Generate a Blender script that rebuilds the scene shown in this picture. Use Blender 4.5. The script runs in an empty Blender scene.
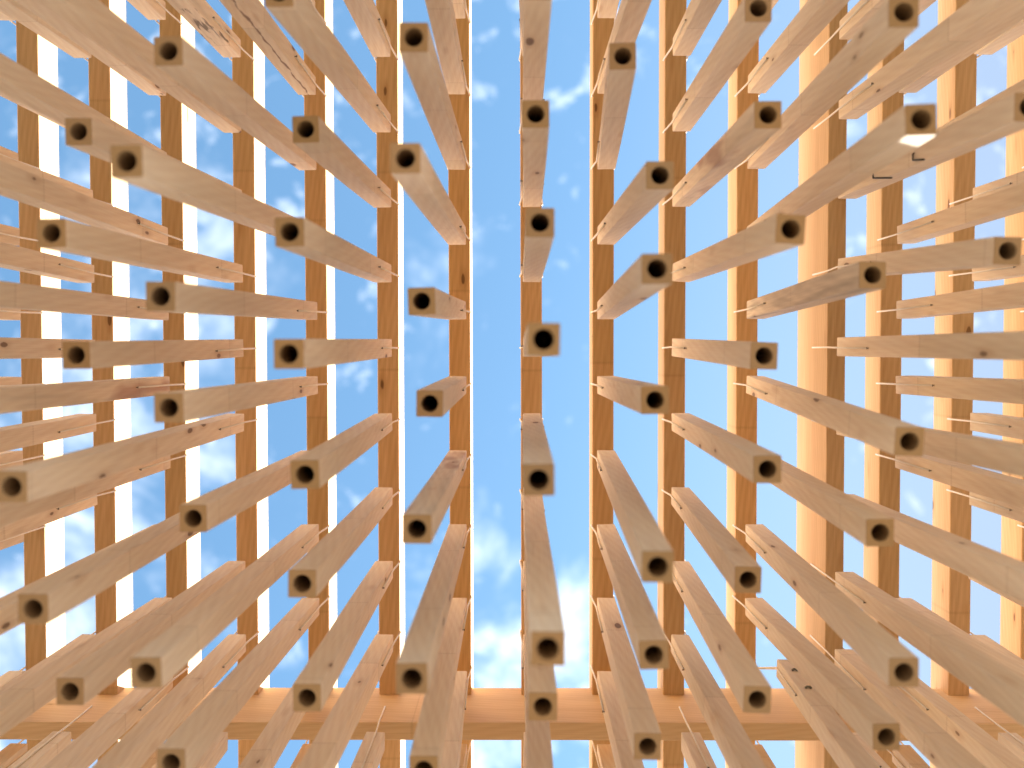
import bpy, bmesh, math, random
from mathutils import Vector, Matrix
random.seed(7)
scene = bpy.context.scene
COL = scene.collection
PI = math.pi
H0 = 1.25                       # eye height above the ground (m)
S = 0.27                        # grid spacing of joists and beams
X0, Y0 = 0.0422, -0.0213        # plan position of the middle joist / middle beam row
ZJ, ZJT = 3.918, 4.09           # underside / top of the roof joists, measured above the eye
HJ = 0.0399                     # half joist width
HB = 0.0322                     # half beam width
ZT = 3.776                      # tops of the hanging beams

# ------------------------------------------------------------------ materials
def nt(name):
    m = bpy.data.materials.new(name); m.use_nodes = True
    n = m.node_tree.nodes; l = m.node_tree.links
    return m, n, l, n['Principled BSDF']

def wood(name, base, dark, axis='z', rough=0.62, knots=1.0, endgrain=False, grey=0.0, crack=False, scar=False, var=0.10, pitch=0.0):
    m, n, l, b = nt(name)
    def N(t, **k):
        x = n.new(t)
        for a, v in k.items(): setattr(x, a, v)
        return x
    def math_(op, a, b_=None, c=None):
        x = N('ShaderNodeMath', operation=op)
        for i, v in enumerate((a, b_, c)):
            if v is None: continue
            if isinstance(v, (int, float)): x.inputs[i].default_value = v
            else: l.new(v, x.inputs[i])
        return x.outputs[0]
    def ramp(src, stops):
        x = N('ShaderNodeValToRGB'); e = x.color_ramp.elements
        e[0].position, e[0].color = stops[0][0], stops[0][1]
        e[1].position, e[1].color = stops[1][0], stops[1][1]
        for p, c in stops[2:]:
            q = e.new(p); q.color = c
        l.new(src, x.inputs[0]); return x.outputs[0]
    def mix(f, a, b_, mode='MIX'):
        x = N('ShaderNodeMix', data_type='RGBA', blend_type=mode)
        if isinstance(f, (int, float)): x.inputs[0].default_value = f
        else: l.new(f, x.inputs[0])
        for s, v in ((6, a), (7, b_)):
            if isinstance(v, tuple): x.inputs[s].default_value = v
            else: l.new(v, x.inputs[s])
        return x.outputs[2]
    tc = N('ShaderNodeTexCoord'); oi = N('ShaderNodeObjectInfo')
    rnd = oi.outputs['Random']
    off = N('ShaderNodeVectorMath', operation='SCALE'); off.inputs[0].default_value = (13.1, 7.7, 31.3); l.new(rnd, off.inputs['Scale'])
    add = N('ShaderNodeVectorMath', operation='ADD'); l.new(tc.outputs['Object'], add.inputs[0]); l.new(off.outputs[0], add.inputs[1])
    P = add.outputs[0]
    def scaled(across, along):
        v = (across, across, along) if axis == 'z' else ((across, along, across) if axis == 'y' else (along, across, across))
        x = N('ShaderNodeVectorMath', operation='MULTIPLY'); l.new(P, x.inputs[0]); x.inputs[1].default_value = v
        return x.outputs[0]
    def noise(vec, scale, detail=3, dist=0.0):
        x = N('ShaderNodeTexNoise'); x.inputs['Scale'].default_value = scale; x.inputs['Detail'].default_value = detail
        x.inputs['Distortion'].default_value = dist; l.new(vec, x.inputs['Vector']); return x.outputs['Fac']
    W = (1, 1, 1, 1)
    # growth rings cut lengthwise: wide wavy bands, finer streaks in them
    bands = N('ShaderNodeTexWave', wave_type='BANDS', bands_direction='DIAGONAL')
    bands.inputs['Scale'].default_value = 26; bands.inputs['Distortion'].default_value = 7; bands.inputs['Detail'].default_value = 2
    bands.inputs['Detail Scale'].default_value = 0.35
    l.new(scaled(1.0, 0.16) if not endgrain else scaled(2.2, 0.5), bands.inputs['Vector'])
    streak = noise(scaled(1.0, 0.022), 260, 4)
    broad = noise(scaled(1.0, 0.10), 14, 3)
    f = math_('MULTIPLY', bands.outputs['Fac'], 0.13)
    f = math_('MULTIPLY_ADD', streak, 0.58, f)
    f = math_('MULTIPLY_ADD', broad, 0.55, f)
    if endgrain:
        ro = N('ShaderNodeVectorMath', operation='SCALE'); ro.inputs[0].default_value = (0.11, 0.07, 0.0)
        l.new(math_('SUBTRACT', math_('FRACT', math_('MULTIPLY', rnd, 7.31)), 0.45), ro.inputs['Scale'])
        ra = N('ShaderNodeVectorMath', operation='ADD'); l.new(tc.outputs['Object'], ra.inputs[0]); l.new(ro.outputs[0], ra.inputs[1])
        rg = N('ShaderNodeTexWave', wave_type='RINGS', rings_direction='Z'); rg.inputs['Scale'].default_value = 62
        rg.inputs['Distortion'].default_value = 1.2; rg.inputs['Detail'].default_value = 2; rg.inputs['Detail Scale'].default_value = 1.5
        l.new(ra.outputs[0], rg.inputs['Vector'])
        f = math_('MULTIPLY_ADD', rg.outputs['Fac'], 0.45, math_('MULTIPLY_ADD', streak, 0.45, 0.12))
    c = ramp(f, [(0.40, (*base, 1)), (0.98, (*dark, 1))])
    # lamellas / finger joints: the tone steps every half metre or so
    sep = N('ShaderNodeSeparateXYZ'); l.new(P, sep.inputs[0])
    along = sep.outputs[{'x': 0, 'y': 1, 'z': 2}[axis]]
    seg = math_('MULTIPLY', along, 1.35)
    fl = math_('FLOOR', seg)
    wn = N('ShaderNodeTexWhiteNoise', noise_dimensions='1D'); l.new(fl, wn.inputs['W'])
    tone = math_('MULTIPLY_ADD', wn.outputs['Value'], 0.10, 0.95)
    tr = math_('MULTIPLY_ADD', rnd, 2 * var, 1.0 - var)
    tone = math_('MULTIPLY', tone, tr)
    hs = N('ShaderNodeHueSaturation'); l.new(c, hs.inputs['Color']); l.new(tone, hs.inputs['Value'])
    hue = math_('MULTIPLY_ADD', wn.outputs['Value'], -0.006, 0.503); l.new(hue, hs.inputs['Hue'])
    sat = math_('MULTIPLY_ADD', math_('FRACT', math_('MULTIPLY', rnd, 17.3)), 0.14, 0.90 - 0.5 * grey); l.new(sat, hs.inputs['Saturation'])
    c = hs.outputs[0]
    fr = math_('ABSOLUTE', math_('SUBTRACT', math_('FRACT', seg), 0.5))
    zig = math_('MULTIPLY', math_('PINGPONG', math_('MULTIPLY', math_('ADD', sep.outputs[0], sep.outputs[1 if axis != 'y' else 2]), 1.0), 0.004), 2.2)
    jl = math_('GREATER_THAN', math_('ADD', fr, zig), 0.4985)
    if not endgrain:
        c = mix(math_('MULTIPLY', jl, 0.16), c, (0.20, 0.10, 0.04, 1))
    # knots
    if knots and not endgrain:
        vo = N('ShaderNodeTexVoronoi', feature='F1'); vo.inputs['Scale'].default_value = 1.0; vo.inputs['Randomness'].default_value = 1.0
        l.new(scaled(13.0, 4.2), vo.inputs['Vector'])
        wob = noise(scaled(1, .5), 60, 2)
        d = math_('MULTIPLY_ADD', wob, 0.05, vo.outputs['Distance'])
        sc = N('ShaderNodeSeparateColor'); l.new(vo.outputs['Color'], sc.inputs[0])
        on = math_('LESS_THAN', sc.outputs[0], 0.46 * knots)
        size = math_('MULTIPLY_ADD', sc.outputs[1], 0.10, 0.05)
        core = N('ShaderNodeMapRange', interpolation_type='SMOOTHSTEP'); l.new(math_('SUBTRACT', d, size), core.inputs[0])
        core.inputs[1].default_value = 0.035; core.inputs[2].default_value = 0.0
        halo = N('ShaderNodeMapRange', interpolation_type='SMOOTHSTEP'); l.new(math_('SUBTRACT', d, size), halo.inputs[0])
        halo.inputs[1].default_value = 0.22; halo.inputs[2].default_value = 0.0
        c = mix(math_('MULTIPLY', math_('MULTIPLY', halo.outputs[0], on), 0.38), c, (dark[0]*.75, dark[1]*.62, dark[2]*.5, 1))
        c = mix(math_('MULTIPLY', math_('MULTIPLY', core.outputs[0], on), 0.80), c, (0.13, 0.058, 0.022, 1))
    if grey:
        gn = noise(scaled(1.0, 0.07), 32, 4, .4)
        g = N('ShaderNodeMapRange'); l.new(gn, g.inputs[0]); g.inputs[1].default_value = 0.42; g.inputs[2].default_value = 0.66
        c = mix(math_('MULTIPLY', g.outputs[0], grey), c, (0.15, 0.125, 0.11, 1))
    if crack:
        raw = N('ShaderNodeSeparateXYZ'); l.new(tc.outputs['Object'], raw.inputs[0])
        wz = N('ShaderNodeCombineXYZ'); l.new(raw.outputs[2], wz.inputs[2])
        wv = noise(wz.outputs[0], 5.0, 3)
        cx = math_('MULTIPLY_ADD', math_('SUBTRACT', wv, 0.5), 0.05, raw.outputs[0])
        cw = noise(wz.outputs[0], 11.0, 2)
        ck = math_('LESS_THAN', math_('ABSOLUTE', math_('SUBTRACT', cx, 0.006)), math_('MULTIPLY', math_('SUBTRACT', cw, 0.36), 0.020))
        c = mix(math_('MULTIPLY', ck, 0.85), c, (0.20, 0.10, 0.05, 1))
    if scar:
        raw = N('ShaderNodeSeparateXYZ'); l.new(tc.outputs['Object'], raw.inputs[0])
        sn = noise(scaled(1.0, 0.13), 75, 3, .5)
        win = math_('MULTIPLY', math_('GREATER_THAN', raw.outputs[2], 1.18), math_('LESS_THAN', raw.outputs[2], 1.56))
        win = math_('MULTIPLY', win, math_('GREATER_THAN', raw.outputs[1], 0.02))
        sm = N('ShaderNodeMapRange'); l.new(sn, sm.inputs[0]); sm.inputs[1].default_value = 0.54; sm.inputs[2].default_value = 0.62
        c = mix(math_('MULTIPLY', math_('MULTIPLY', sm.outputs[0], win), 0.85), c, (0.13, 0.09, 0.06, 1))
    if pitch:
        pn = noise(scaled(1.0, 0.3), 9, 2)
        g = N('ShaderNodeMapRange'); l.new(pn, g.inputs[0]); g.inputs[1].default_value = 0.55; g.inputs[2].default_value = 0.66
        c = mix(math_('MULTIPLY', g.outputs[0], pitch), c, (0.34, 0.15, 0.09, 1))
    l.new(c, b.inputs['Base Color'])
    b.inputs['Roughness'].default_value = rough
    b.inputs['Specular IOR Level'].default_value = 0.3
    bp = N('ShaderNodeBump'); bp.inputs['Strength'].default_value = 0.25; bp.inputs['Distance'].default_value = 0.0012
    l.new(f, bp.inputs['Height']); l.new(bp.outputs[0], b.inputs['Normal'])
    return m

BEAM_A, BEAM_B = (0.85, 0.755, 0.615), (0.68, 0.535, 0.395)
M_BEAM = wood('spruce_planed', BEAM_A, BEAM_B, grey=0.08, knots=1.05)
M_GREY = wood('spruce_weathered', (0.78, 0.66, 0.51), (0.52, 0.41, 0.30), grey=0.5)
M_CRACK = wood('spruce_cracked', BEAM_A, BEAM_B, crack=True)
M_SCAR = wood('spruce_bark_scar', BEAM_A, BEAM_B, scar=True, grey=0.2)
M_PITCH = wood('spruce_stained', BEAM_A, BEAM_B, pitch=0.6, grey=0.25)
M_END = wood('spruce_end_grain', (0.56, 0.39, 0.225), (0.38, 0.24, 0.12), endgrain=True, knots=0)
M_BORE = wood('spruce_bored', (0.46, 0.33, 0.20), (0.34, 0.23, 0.13), knots=0)
M_JOIST = wood('joist_spruce', (0.71, 0.485, 0.25), (0.50, 0.295, 0.12), axis='y', knots=1.0, var=0.11)
M_CROSS = wood('crossbeam_spruce', (0.74, 0.53, 0.30), (0.58, 0.37, 0.185), axis='x', knots=0.5, var=0.02)

def plain(name, colr, rough=0.6, metal=0.0):
    m, n, l, b = nt(name)
    no = n.new('ShaderNodeTexNoise'); no.inputs['Scale'].default_value = 90
    r = n.new('ShaderNodeValToRGB'); l.new(no.outputs['Fac'], r.inputs[0])
    r.color_ramp.elements[0].color = (*[v * .8 for v in colr], 1); r.color_ramp.elements[1].color = (*colr, 1)
    l.new(r.outputs[0], b.inputs['Base Color'])
    b.inputs['Roughness'].default_value = rough; b.inputs['Metallic'].default_value = metal
    return m
M_CORD = plain('white_cord', (0.97, 0.95, 0.92), 0.7)
M_SCREW = plain('steel_screw', (0.16, 0.12, 0.09), 0.5, 0.6)
M_CLIP = plain('dull_zinc', (0.20, 0.20, 0.17), 0.5, 0.5)
M_BLACK = plain('blackened_steel', (0.02, 0.018, 0.016), 0.5, 0.4)

# ------------------------------------------------------------------ helpers
def tag(o, label=None, cat=None, group=None, kind=None):
    if label: o['label'] = label
    if cat: o['category'] = cat
    if group: o['group'] = group
    if kind: o['kind'] = kind
    return o

def link(name, me, parent=None):
    o = bpy.data.objects.new(name, me); COL.objects.link(o)
    if parent: o.parent = parent
    return o

def outline(h, r):
    pts = []
    for cx, cy, a0 in ((h-r, h-r, 0), (-h+r, h-r, 90), (-h+r, -h+r, 180), (h-r, -h+r, 270)):
        for k in range(4):
            a = math.radians(a0 + 30 * k)
            pts.append((cx + r * math.cos(a), cy + r * math.sin(a)))
    full = []
    for i, p in enumerate(pts):
        q = pts[(i+1) % len(pts)]; full.append(p)
        if i % 4 == 3:
            for t in [q_ / 12 for q_ in range(1, 12)]: full.append((p[0] + (q[0]-p[0])*t, p[1] + (q[1]-p[1])*t))
    return full

def timber_mesh(L, bow):
    """square planed post, arrised edges, a round blind hole bored up its lower end; origin at the lower end"""
    bm = bmesh.new()
    NR = 5
    def ring(pts, z, dx=0.0): return [bm.verts.new((x + dx, y, z)) for x, y in pts]
    def skin(a, b, mi):
        for i in range(len(a)):
            j = (i + 1) % len(a)
            f = bm.faces.new((a[i], a[j], b[j], b[i])); f.material_index = mi
    o0 = outline(HB - 0.0018, 0.0018); o1 = outline(HB, 0.003)
    rb = 0.0216
    circ = [(rb * math.cos(math.atan2(y, x)), rb * math.sin(math.atan2(y, x))) for x, y in o1]
    circ2 = [(x * .94, y * .94) for x, y in circ]
    c0 = ring(circ, 0.0); c1 = ring(circ2, 0.0018); c2 = ring(circ2, 0.40)
    e0 = ring(o0, 0.0)
    skin(c0, e0, 1); skin(c1, c0, 2); skin(c2, c1, 2)
    f = bm.faces.new(c2); f.material_index = 2
    prev = e0; mats = 1
    for k in range(NR + 1):
        z = 0.0018 + (L - 0.0036) * k / NR
        r = ring(o1, z, bow * math.sin(PI * k / NR)); skin(prev, r, 1 if k == 0 else 0); prev = r
    r = ring(o0, L); skin(prev, r, 1)
    f = bm.faces.new(r); f.material_index = 1
    bmesh.ops.recalc_face_normals(bm, faces=bm.faces)
    me = bpy.data.meshes.new('timber'); bm.to_mesh(me); bm.free()
    return me

def tube_mesh(name, pts, r, mat, seg=6):
    bm = bmesh.new(); rings = []
    for i, p in enumerate(pts):
        p = Vector(p)
        d = (Vector(pts[min(i+1, len(pts)-1)]) - Vector(pts[max(i-1, 0)])).normalized()
        a = d.orthogonal().normalized(); b = d.cross(a)
        rings.append([bm.verts.new(p + (a * math.cos(2*PI*k/seg) + b * math.sin(2*PI*k/seg)) * r) for k in range(seg)])
    # keep the rings untwisted
    for i in range(1, len(rings)):
        prev, cur = rings[i-1], rings[i]
        s = min(range(seg), key=lambda s: sum((cur[(k+s) % seg].co - prev[k].co).length for k in range(seg)))
        rings[i] = cur[s:] + cur[:s]
    for a, b in zip(rings, rings[1:]):
        for k in range(seg): bm.faces.new((a[k], a[(k+1) % seg], b[(k+1) % seg], b[k]))
    bm.faces.new(rings[0]); bm.faces.new(rings[-1])
    bmesh.ops.recalc_face_normals(bm, faces=bm.faces)
    me = bpy.data.meshes.new(name); bm.to_mesh(me); bm.free(); me.materials.append(mat)
    for p in me.polygons: p.use_smooth = True
    return me

def screw_mesh():
    bm = bmesh.new(); seg = 10; prev = None
    for r, z in ((0.0012, -0.012), (0.0012, 0.0005), (0.0036, 0.0016), (0.0036, 0.0026), (0.0022, 0.0034)):
        ring = [bm.verts.new((r*math.cos(2*PI*k/seg), r*math.sin(2*PI*k/seg), z)) for k in range(seg)]
        if prev:
            for k in range(seg): bm.faces.new((prev[k], prev[(k+1) % seg], ring[(k+1) % seg], ring[k]))
        else: bm.faces.new(ring)
        prev = ring
    bm.faces.new(prev)
    bmesh.ops.recalc_face_normals(bm, faces=bm.faces)
    me = bpy.data.meshes.new('screw'); bm.to_mesh(me); bm.free(); me.materials.append(M_SCREW)
    return me

def board_mesh(name, sx, sy, sz, mat, axis, warp=0.0006):
    """planed board with arrised edges and a slight natural warp, centred in plan, underside at z=0"""
    bm = bmesh.new(); n = 24
    L = sy if axis == 'y' else sx
    w = (sx if axis == 'y' else sy) / 2; c = 0.0025
    prof = [(-w+c, 0), (w-c, 0), (w, c), (w, sz-c), (w-c, sz), (-w+c, sz), (-w, sz-c), (-w, c)]
    prev = None; ph = random.uniform(0, 6)
    for i in range(n + 1):
        t = -L/2 + L*i/n
        dx = warp * math.sin(ph + t*0.9) + warp*.5 * math.sin(ph*2 + t*2.3)
        if axis == 'y': r = [bm.verts.new((x + dx, t, z)) for x, z in prof]
        else: r = [bm.verts.new((t, x + dx, z)) for x, z in prof]
        if prev:
            for k in range(8): bm.faces.new((prev[k], prev[(k+1) % 8], r[(k+1) % 8], r[k]))
        else: bm.faces.new(r)
        prev = r
    bm.faces.new(prev)
    bmesh.ops.recalc_face_normals(bm, faces=bm.faces)
    me = bpy.data.meshes.new(name); bm.to_mesh(me); bm.free(); me.materials.append(mat)
    return me

NUM = ['', 'first', 'second', 'third', 'fourth', 'fifth', 'sixth', 'seventh', 'eighth', 'ninth', 'tenth', 'eleventh', 'twelfth']
def joist_phrase(c):
    if c == 0: return 'middle joist'
    if c == 4: return 'deep right girder'
    if c > 4: return '%s joist beyond the deep girder' % NUM[c-4]
    return '%s joist %s of the middle' % (NUM[abs(c)], 'left' if c < 0 else 'right')

# ------------------------------------------------------------------ ground (out of frame, lights the undersides)
def ground():
    m, n, l, b = nt('bounce_ground')
    tc = n.new('ShaderNodeTexCoord')
    a = n.new('ShaderNodeTexNoise'); a.inputs['Scale'].default_value = 40; a.inputs['Detail'].default_value = 5; l.new(tc.outputs['Object'], a.inputs['Vector'])
    r = n.new('ShaderNodeValToRGB'); l.new(a.outputs['Fac'], r.inputs[0])
    r.color_ramp.elements[0].color = (0.07, 0.048, 0.026, 1); r.color_ramp.elements[1].color = (0.13, 0.09, 0.05, 1)  # dark warm brown, added and tuned for the light it bounces up
    l.new(r.outputs[0], b.inputs['Base Color']); b.inputs['Roughness'].default_value = 0.9
    bm = bmesh.new(); bmesh.ops.create_grid(bm, x_segments=40, y_segments=40, size=1500)
    me = bpy.data.meshes.new('ground'); bm.to_mesh(me); bm.free(); me.materials.append(m)
    o = link('ground', me); tag(o, kind='structure')
ground()

# ------------------------------------------------------------------ roof joists
JX0, JX1 = -11, 10
JLEN = 6.6; JYC = 0.2
for c in range(JX0, JX1 + 1):
    if c == 4: continue
    me = board_mesh('roof_joist', 2*HJ, JLEN, ZJT-ZJ, M_JOIST, 'y')
    o = link('roof_joist', me); o.location = (X0 + S*c, JYC, H0 + ZJ)
    if c == 0: lab = 'orange timber joist crossing the middle of the sky above the central beams'
    elif c > 4: lab = 'sunlit timber joist, %s one right of the deep girder' % NUM[c-4]
    elif c > 0: lab = 'timber roof joist with cream left side, %s joist right of the middle one' % NUM[c]
    else: lab = 'timber roof joist with sunlit right side, %s joist left of the middle one' % NUM[-c]
    tag(o, lab, 'joist', 'parallel roof joists')
g = link('roof_girder', board_mesh('roof_girder', 0.064, JLEN, 4.100-3.702, M_JOIST, 'y', 0.0004)); g.location = (X0 + 4*S, JYC, H0 + 3.702)
tag(g, 'deep pale timber girder on the right, widest of the parallel overhead members', 'girder')
cb = link('crossbeam', board_mesh('crossbeam', S*(JX1-JX0)+0.3, 0.063, 0.382, M_CROSS, 'x', 0.0004)); cb.location = (X0 + S*(JX0+JX1)/2, Y0 + 5*S, H0 + 3.62)
tag(cb, 'horizontal timber crossbeam running under the joists near the bottom of the photo', 'crossbeam', kind='thing')

# ------------------------------------------------------------------ hanging beams
SEEN = {}
for c, k, x, y, z in [(-4, -2, -1.051, -0.53, 2.484), (-4, -1, -1.044, -0.27, 2.317), (-4, 0, -1.037, 0.002, 2.421), (-4, 1, -1.034, 0.269, 2.098), (-4, 2, -1.034, 0.54, 2.183), (-4, 3, -1.042, 0.78, 2.375), (-3, -3, -0.783, -0.675, 2.331), (-3, -2, -0.783, -0.384, 2.075), (-3, -1, -0.778, -0.125, 2.248), (-3, 0, -0.767, 0.117, 2.261), (-3, 1, -0.767, 0.385, 2.421), (-3, 2, -0.769, 0.654, 2.11), (-3, 3, -0.78, 0.912, 2.288), (-2, -3, -0.535, -0.804, 2.331), (-2, -2, -0.516, -0.541, 2.517), (-2, -1, -0.506, -0.268, 2.288), (-2, 0, -0.495, 0.0, 2.221), (-2, 1, -0.482, 0.27, 2.317), (-2, 2, -0.496, 0.522, 2.345), (-2, 3, -0.49, 0.789, 2.36), (-1, -3, -0.233, -0.695, 2.302), (-1, -2, -0.242, -0.413, 2.208), (-1, -1, -0.232, -0.124, 2.452), (-1, 0, -0.218, 0.12, 2.501), (-1, 1, -0.226, 0.383, 2.261), (-1, 2, -0.22, 0.658, 2.086), (-1, 3, -0.216, 0.927, 2.288), (0, -3, 0.042, -0.832, 2.375), (0, -2, 0.037, -0.561, 2.452), (0, -1, 0.044, -0.289, 2.302), (0, 0, 0.046, -0.028, 2.03), (0, 1, 0.037, 0.254, 2.086), (0, 2, 0.05, 0.54, 1.888), (0, 3, 0.05, 0.789, 2.302), (1, -3, 0.247, -0.713, 2.517), (1, -2, 0.324, -0.412, 2.421), (1, -1, 0.288, -0.178, 2.195), (1, 0, 0.312, 0.108, 2.405), (1, 1, 0.277, 0.43, 2.086), (1, 2, 0.292, 0.66, 2.261), (1, 3, 0.299, 0.924, 2.421), (2, -3, 0.575, -0.831, 2.534), (2, -2, 0.584, -0.561, 2.468), (2, -1, 0.589, -0.27, 2.275), (2, 0, 0.578, 0.006, 2.468), (2, 1, 0.569, 0.267, 2.39), (2, 2, 0.55, 0.547, 2.501), (2, 3, 0.552, 0.807, 2.405), (3, -3, 0.825, -0.732, 2.261), (3, -2, 0.82, -0.477, 2.145), (3, -1, 0.844, -0.187, 2.501), (3, 0, 0.856, 0.195, 2.288), (3, 1, 0.834, 0.416, 2.405), (3, 2, 0.824, 0.686, 2.221), (3, 3, 0.864, 0.906, 2.436), (4, -2, 1.129, -0.545, 2.331), (4, -1, 1.128, -0.236, 2.421)]:
    SEEN[(c, k)] = (x, y, z)

SCREW = screw_mesh()

def build_source():
    root = bpy.data.objects.new('hanging_beam', None); COL.objects.link(root); root.empty_display_size = 0.05
    t = link('timber', timber_mesh(1.5, 0.0), root)
    for m in (M_BEAM, M_END, M_BORE): t.data.materials.append(m)
    for s in (0, 1):
        cd = link('cord', tube_mesh('cord', [(0, 0, 0), (0, 0, .1)], 0.001, M_CORD), root)
        sc = link('screw', SCREW, cd)
    return root
PROTO = build_source()
PROTO_USED = False

def copy_tree(o, parent=None):
    c = o.copy(); COL.objects.link(c); c.parent = parent
    for ch in list(o.children):
        if ch is not c: copy_tree(ch, c)
    return c

def hang(c, k):
    global PROTO_USED
    tx, ty = X0 + S*c, Y0 + S*(k + (0.5 if c % 2 else 0))
    zt = ZT; zu = ZJ; mode = 'x'; hw = HJ; joint = 0.03
    if c == 4: zt = 3.59; zu = 3.702; hw = 0.032; joint = 0.18
    if k == 5 and c % 2 == 0: zt = 3.53; zu = 3.62; mode = 'y'; hw = 0.0315; joint = 0.16
    top = Vector((tx, ty, zt))
    if (c, k) in SEEN: bot = Vector(SEEN[(c, k)])
    else:
        w = 0.5 + 0.5*math.sin(c*1.7 + k*0.9) * math.cos(k*1.3 - c*0.6)
        z = 2.02 + 0.22*w + random.uniform(-.03, .03)
        bot = Vector((tx + random.gauss(0, .014), ty + random.gauss(0, .014), z))
    if (c, k) == (3, 4): top = Vector((0.937, 1.1125, 3.65)); bot = Vector((0.90, 1.13, 2.12))   # swung out of line
    ax = top - bot; L = ax.length
    ca = ax.normalized()
    yaw = random.gauss(0, 1.1) if (c, k) != (0, 0) else 1.0
    q = Vector((0, 0, 1)).rotation_difference(ca)
    R = q.to_matrix().to_4x4() @ Matrix.Rotation(math.radians(yaw), 4, 'Z')
    if PROTO_USED: root = copy_tree(PROTO)
    else: root = PROTO; PROTO_USED = True
    root.matrix_world = Matrix.Translation(bot + Vector((0, 0, H0))) @ R
    inv = (Matrix.Translation(bot) @ R).inverted()
    t = [o for o in root.children if o.name.startswith('timber')][0]
    t.data = timber_mesh(L, random.gauss(0, 0.0014))
    side = M_BEAM
    if (c, k) in ((3, -1),): side = M_GREY
    if (c, k) in ((-3, -4),): side = M_CRACK
    if (c, k) == (-4, -4): side = M_SCAR
    if (c, k) in ((2, -2), (-1, 1), (-5, 0)): side = M_PITCH
    for m in (side, M_END, M_BORE): t.data.materials.append(m)
    cords = [o for o in root.children if o.name.startswith('cord')]
    for s, cd in zip((-1, 1), cords):
        nz = L - 0.30 - random.uniform(0, 0.05)
        off = random.uniform(-.006, .006)
        if mode == 'x': a = Vector((s*(HB+0.0028), off, nz)); b = Vector((s*(HB+0.0032), off*.5, L-0.003)); e = Vector((tx + s*(hw+0.0022), ty, zu + joint)); ed = Vector((tx + s*(hw+.0022), ty, zu-.002))
        else: a = Vector((off, s*(HB+0.0028), nz)); b = Vector((off*.5, s*(HB+0.0032), L-0.003)); e = Vector((tx, ty + s*(hw+0.0022), zu + joint)); ed = Vector((tx, ty + s*(hw+.0022), zu-.002))
        cd.data = tube_mesh('cord', [a, b, inv @ ed, inv @ e], 0.0032, M_CORD)
        sc = cd.children[0]
        sc.matrix_parent_inverse = Matrix.Identity(4)
        rot = Matrix.Rotation(s*PI/2, 4, 'Y') if mode == 'x' else Matrix.Rotation(-s*PI/2, 4, 'X')
        sc.matrix_basis = Matrix.Translation(a + (Vector((s*.001, 0, 0)) if mode == 'x' else Vector((0, s*.001, 0)))) @ rot
    # description
    if c % 2 == 0:
        row = 'on the middle row' if k == 0 else '%s %s the middle row' % (NUM[abs(k)], 'above' if k < 0 else 'below')
    else:
        row = '%s %s the middle' % (NUM[-k] if k < 0 else NUM[k+1], 'above' if k < 0 else 'below')
    look = 'pale beam'
    if (c, k) in SEEN: look = 'beam with visible hole'
    if side is M_GREY: look = 'greyish weathered beam'
    if side is M_CRACK: look = 'beam with long crack'
    if side is M_SCAR: look = 'beam with dark bark scar'
    if (c, k) == (3, 4): look = 'leaning beam with metal clips'
    if (c, k) == (2, -2): look = 'beam with reddish bruise'
    if (c, k) == (4, -2): look = 'beam with two black hooks'
    if (c, k) == (3, -2): look = 'beam with sunlit tip'
    if mode == 'y' and c != 4:
        row = 'hung from the crossbeam'
    tag(root, '%s, %s, %s' % (look, row, joist_phrase(c)), 'beam', 'square beams hanging from the roof joists', 'thing')
    if (c, k) == (4, -2):
        for zz, ln in ((3.23, 0.16), (2.91, 0.08)):
            lz = (inv @ Vector((tx, ty, zz))).z
            x0 = -HB - 0.0035
            hk = link('hook', tube_mesh('hook', [(x0 + .006, -.002, lz), (x0, 0, lz), (x0, .018, lz), (x0, .018 + ln*.15, lz-ln)], 0.0025, M_BLACK, 8), root)
    if (c, k) == (3, 4):
        for zz in (3.52, 3.34):
            lz = (inv @ Vector((0.937, 1.08, zz))).z
            link('clip', tube_mesh('clip', [(-.010, -HB-.002, lz), (-.004, -HB-.006, lz), (.004, -HB-.006, lz), (.010, -HB-.002, lz)], 0.0042, M_CLIP, 8), root)
    return root

CELLS = [(c, k) for c in range(-8, 9) for k in range(-6 if c % 2 else -5, 7)]
for c, k in CELLS: hang(c, k)

# ------------------------------------------------------------------ daylight
to_sun = Vector((1.0, 0.37, 0.868)).normalized()
elev = math.asin(to_sun.z); az = math.atan2(to_sun.x, to_sun.y)
sl = bpy.data.lights.new('sun', 'SUN'); sl.energy = 5.0; sl.angle = math.radians(0.53); sl.color = (1.0, 0.97, 0.92)
so = bpy.data.objects.new('sun', sl); COL.objects.link(so); so.location = (6, 4, 9)
so.rotation_euler = (-to_sun).to_track_quat('-Z', 'Y').to_euler()

w = bpy.data.worlds.new('World'); scene.world = w; w.use_nodes = True
n = w.node_tree.nodes; l = w.node_tree.links
bg = n['Background']
sky = n.new('ShaderNodeTexSky'); sky.sky_type = 'NISHITA'; sky.sun_disc = False
sky.sun_elevation = elev; sky.sun_rotation = az; sky.altitude = 100
sky.air_density = 1.0; sky.dust_density = 1.0; sky.ozone_density = 1.0
tc = n.new('ShaderNodeTexCoord')
sp = n.new('ShaderNodeSeparateXYZ'); l.new(tc.outputs['Generated'], sp.inputs[0])
def mt(op, a, b=None, c=None):
    x = n.new('ShaderNodeMath'); x.operation = op
    for i, v in enumerate((a, b, c)):
        if v is None: continue
        if isinstance(v, (int, float)): x.inputs[i].default_value = v
        else: l.new(v, x.inputs[i])
    return x.outputs[0]
zc = mt('MAXIMUM', sp.outputs[2], 0.12)
u = mt('DIVIDE', sp.outputs[0], zc); v = mt('DIVIDE', sp.outputs[1], zc)
cv = n.new('ShaderNodeCombineXYZ'); l.new(u, cv.inputs[0]); l.new(v, cv.inputs[1]); cv.inputs[2].default_value = 3.7
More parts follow.
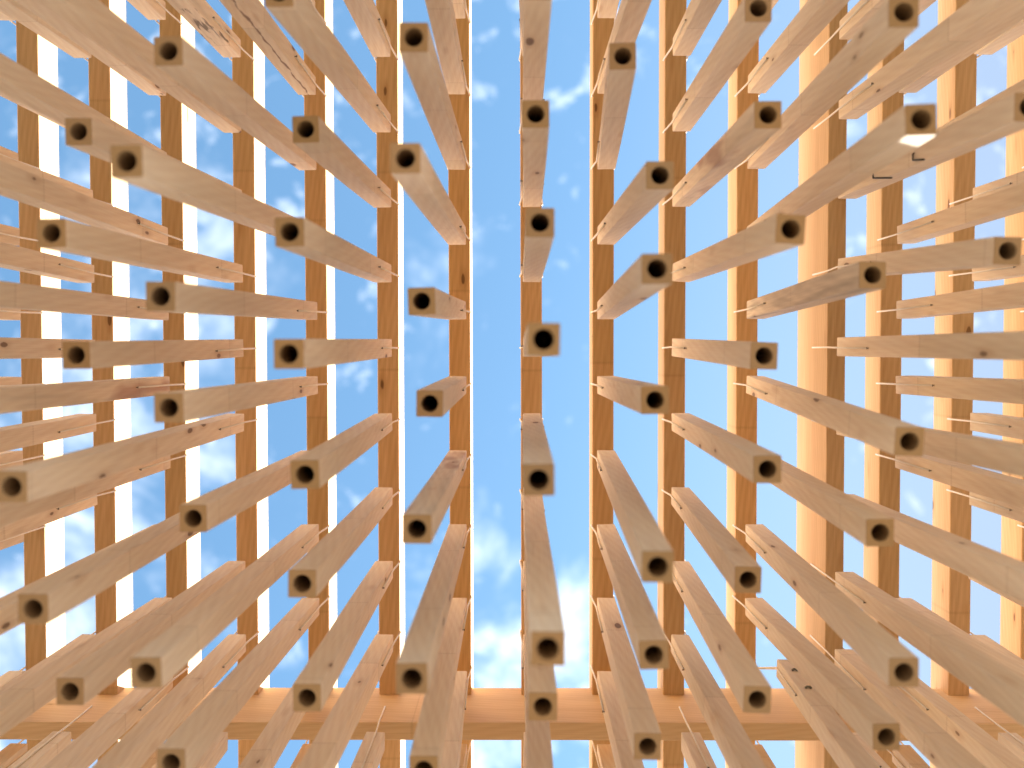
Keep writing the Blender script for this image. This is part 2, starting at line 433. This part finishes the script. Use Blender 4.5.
def wnoise(scale, detail, rough, dist):
    x = n.new('ShaderNodeTexNoise'); x.inputs['Scale'].default_value = scale; x.inputs['Detail'].default_value = detail
    x.inputs['Roughness'].default_value = rough; x.inputs['Distortion'].default_value = dist
    l.new(cv.outputs[0], x.inputs['Vector']); return x.outputs['Fac']
n1 = wnoise(4.2, 8, 0.60, 0.3); n2 = wnoise(1.7, 3, 0.5, 0.0); n3 = wnoise(26, 6, 0.65, 0.4)
# more cumulus towards the left and the image's lower left, a bank far to the right, thin ripples in the middle
left = mt('MULTIPLY_ADD', u, -0.22, mt('MULTIPLY', v, 0.15))
dens = mt('ADD', mt('MULTIPLY_ADD', n1, 0.75, mt('MULTIPLY', n2, 0.45)), left)
for cu, cv_, rad, amt in ((0.50, -0.37, 0.15, 0.40), (-0.02, 0.20, 0.15, 0.09), (-0.32, 0.10, 0.16, 0.10)):   # single cloud puffs
    dd = mt('SQRT', mt('ADD', mt('POWER', mt('ABSOLUTE', mt('SUBTRACT', u, cu)), 2), mt('POWER', mt('ABSOLUTE', mt('SUBTRACT', v, cv_)), 2)))
    dens = mt('MULTIPLY_ADD', mt('MAXIMUM', mt('SUBTRACT', 1.0, mt('DIVIDE', dd, rad)), 0.0), amt, dens)
mr = n.new('ShaderNodeMapRange'); mr.interpolation_type = 'SMOOTHSTEP'; l.new(dens, mr.inputs[0]); mr.inputs[1].default_value = 0.70; mr.inputs[2].default_value = 0.93
thin = n.new('ShaderNodeMapRange'); l.new(mt('MULTIPLY', n3, mt('ADD', n2, 0.35)), thin.inputs[0]); thin.inputs[1].default_value = 0.49; thin.inputs[2].default_value = 0.70
cl = mt('MAXIMUM', mt('MULTIPLY', mr.outputs[0], 0.92), mt('MULTIPLY', thin.outputs[0], 0.5))
veil = n.new('ShaderNodeMapRange'); veil.interpolation_type = 'SMOOTHSTEP'; l.new(u, veil.inputs[0]); veil.inputs[1].default_value = 0.0; veil.inputs[2].default_value = 0.5
mx = n.new('ShaderNodeMix'); mx.data_type = 'RGBA'; l.new(cl, mx.inputs[0]); tint = n.new('ShaderNodeMix'); tint.data_type = 'RGBA'; tint.blend_type = 'MULTIPLY'; tint.inputs[0].default_value = 1; l.new(sky.outputs[0], tint.inputs[6]); tint.inputs[7].default_value = (0.76, 1.0, 0.97, 1); 
vl = n.new('ShaderNodeMix'); vl.data_type = 'RGBA'; l.new(mt('MULTIPLY', veil.outputs[0], 0.9), vl.inputs[0]); l.new(tint.outputs[2], vl.inputs[6]); vl.inputs[7].default_value = (1.3, 1.66, 2.3, 1)
l.new(vl.outputs[2], mx.inputs[6]); mx.inputs[7].default_value = (6.3, 6.5, 6.8, 1)
l.new(mx.outputs[2], bg.inputs['Color']); bg.inputs['Strength'].default_value = 0.082

# ------------------------------------------------------------------ camera: looks straight up, tipped about two degrees
Rm = [[0.99996892, 0.00142864, 0.00775319], [-0.00120194, 0.99957387, -0.02916562], [-0.00779155, 0.0291554, 0.99954452]]
cam = bpy.data.cameras.new('camera'); co = bpy.data.objects.new('camera', cam); COL.objects.link(co)
right = Vector(Rm[0]); up = -Vector(Rm[1]); back = -Vector(Rm[2])
co.matrix_world = Matrix(((right.x, up.x, back.x, 0), (right.y, up.y, back.y, 0), (right.z, up.z, back.z, H0), (0, 0, 0, 1)))
cam.sensor_width = 36; cam.lens = 1040/1024*36; cam.clip_start = 0.05; cam.clip_end = 5000
cam.dof.use_dof = True; cam.dof.focus_distance = 3.55; cam.dof.aperture_fstop = 1.4
scene.camera = co

scene.render.engine = 'CYCLES'
scene.cycles.max_bounces = 10; scene.cycles.diffuse_bounces = 8
scene.view_settings.view_transform = 'Standard'; scene.view_settings.look = 'None'
scene.view_settings.exposure = 2.33; scene.view_settings.gamma = 1
scene.view_settings.use_curve_mapping = False
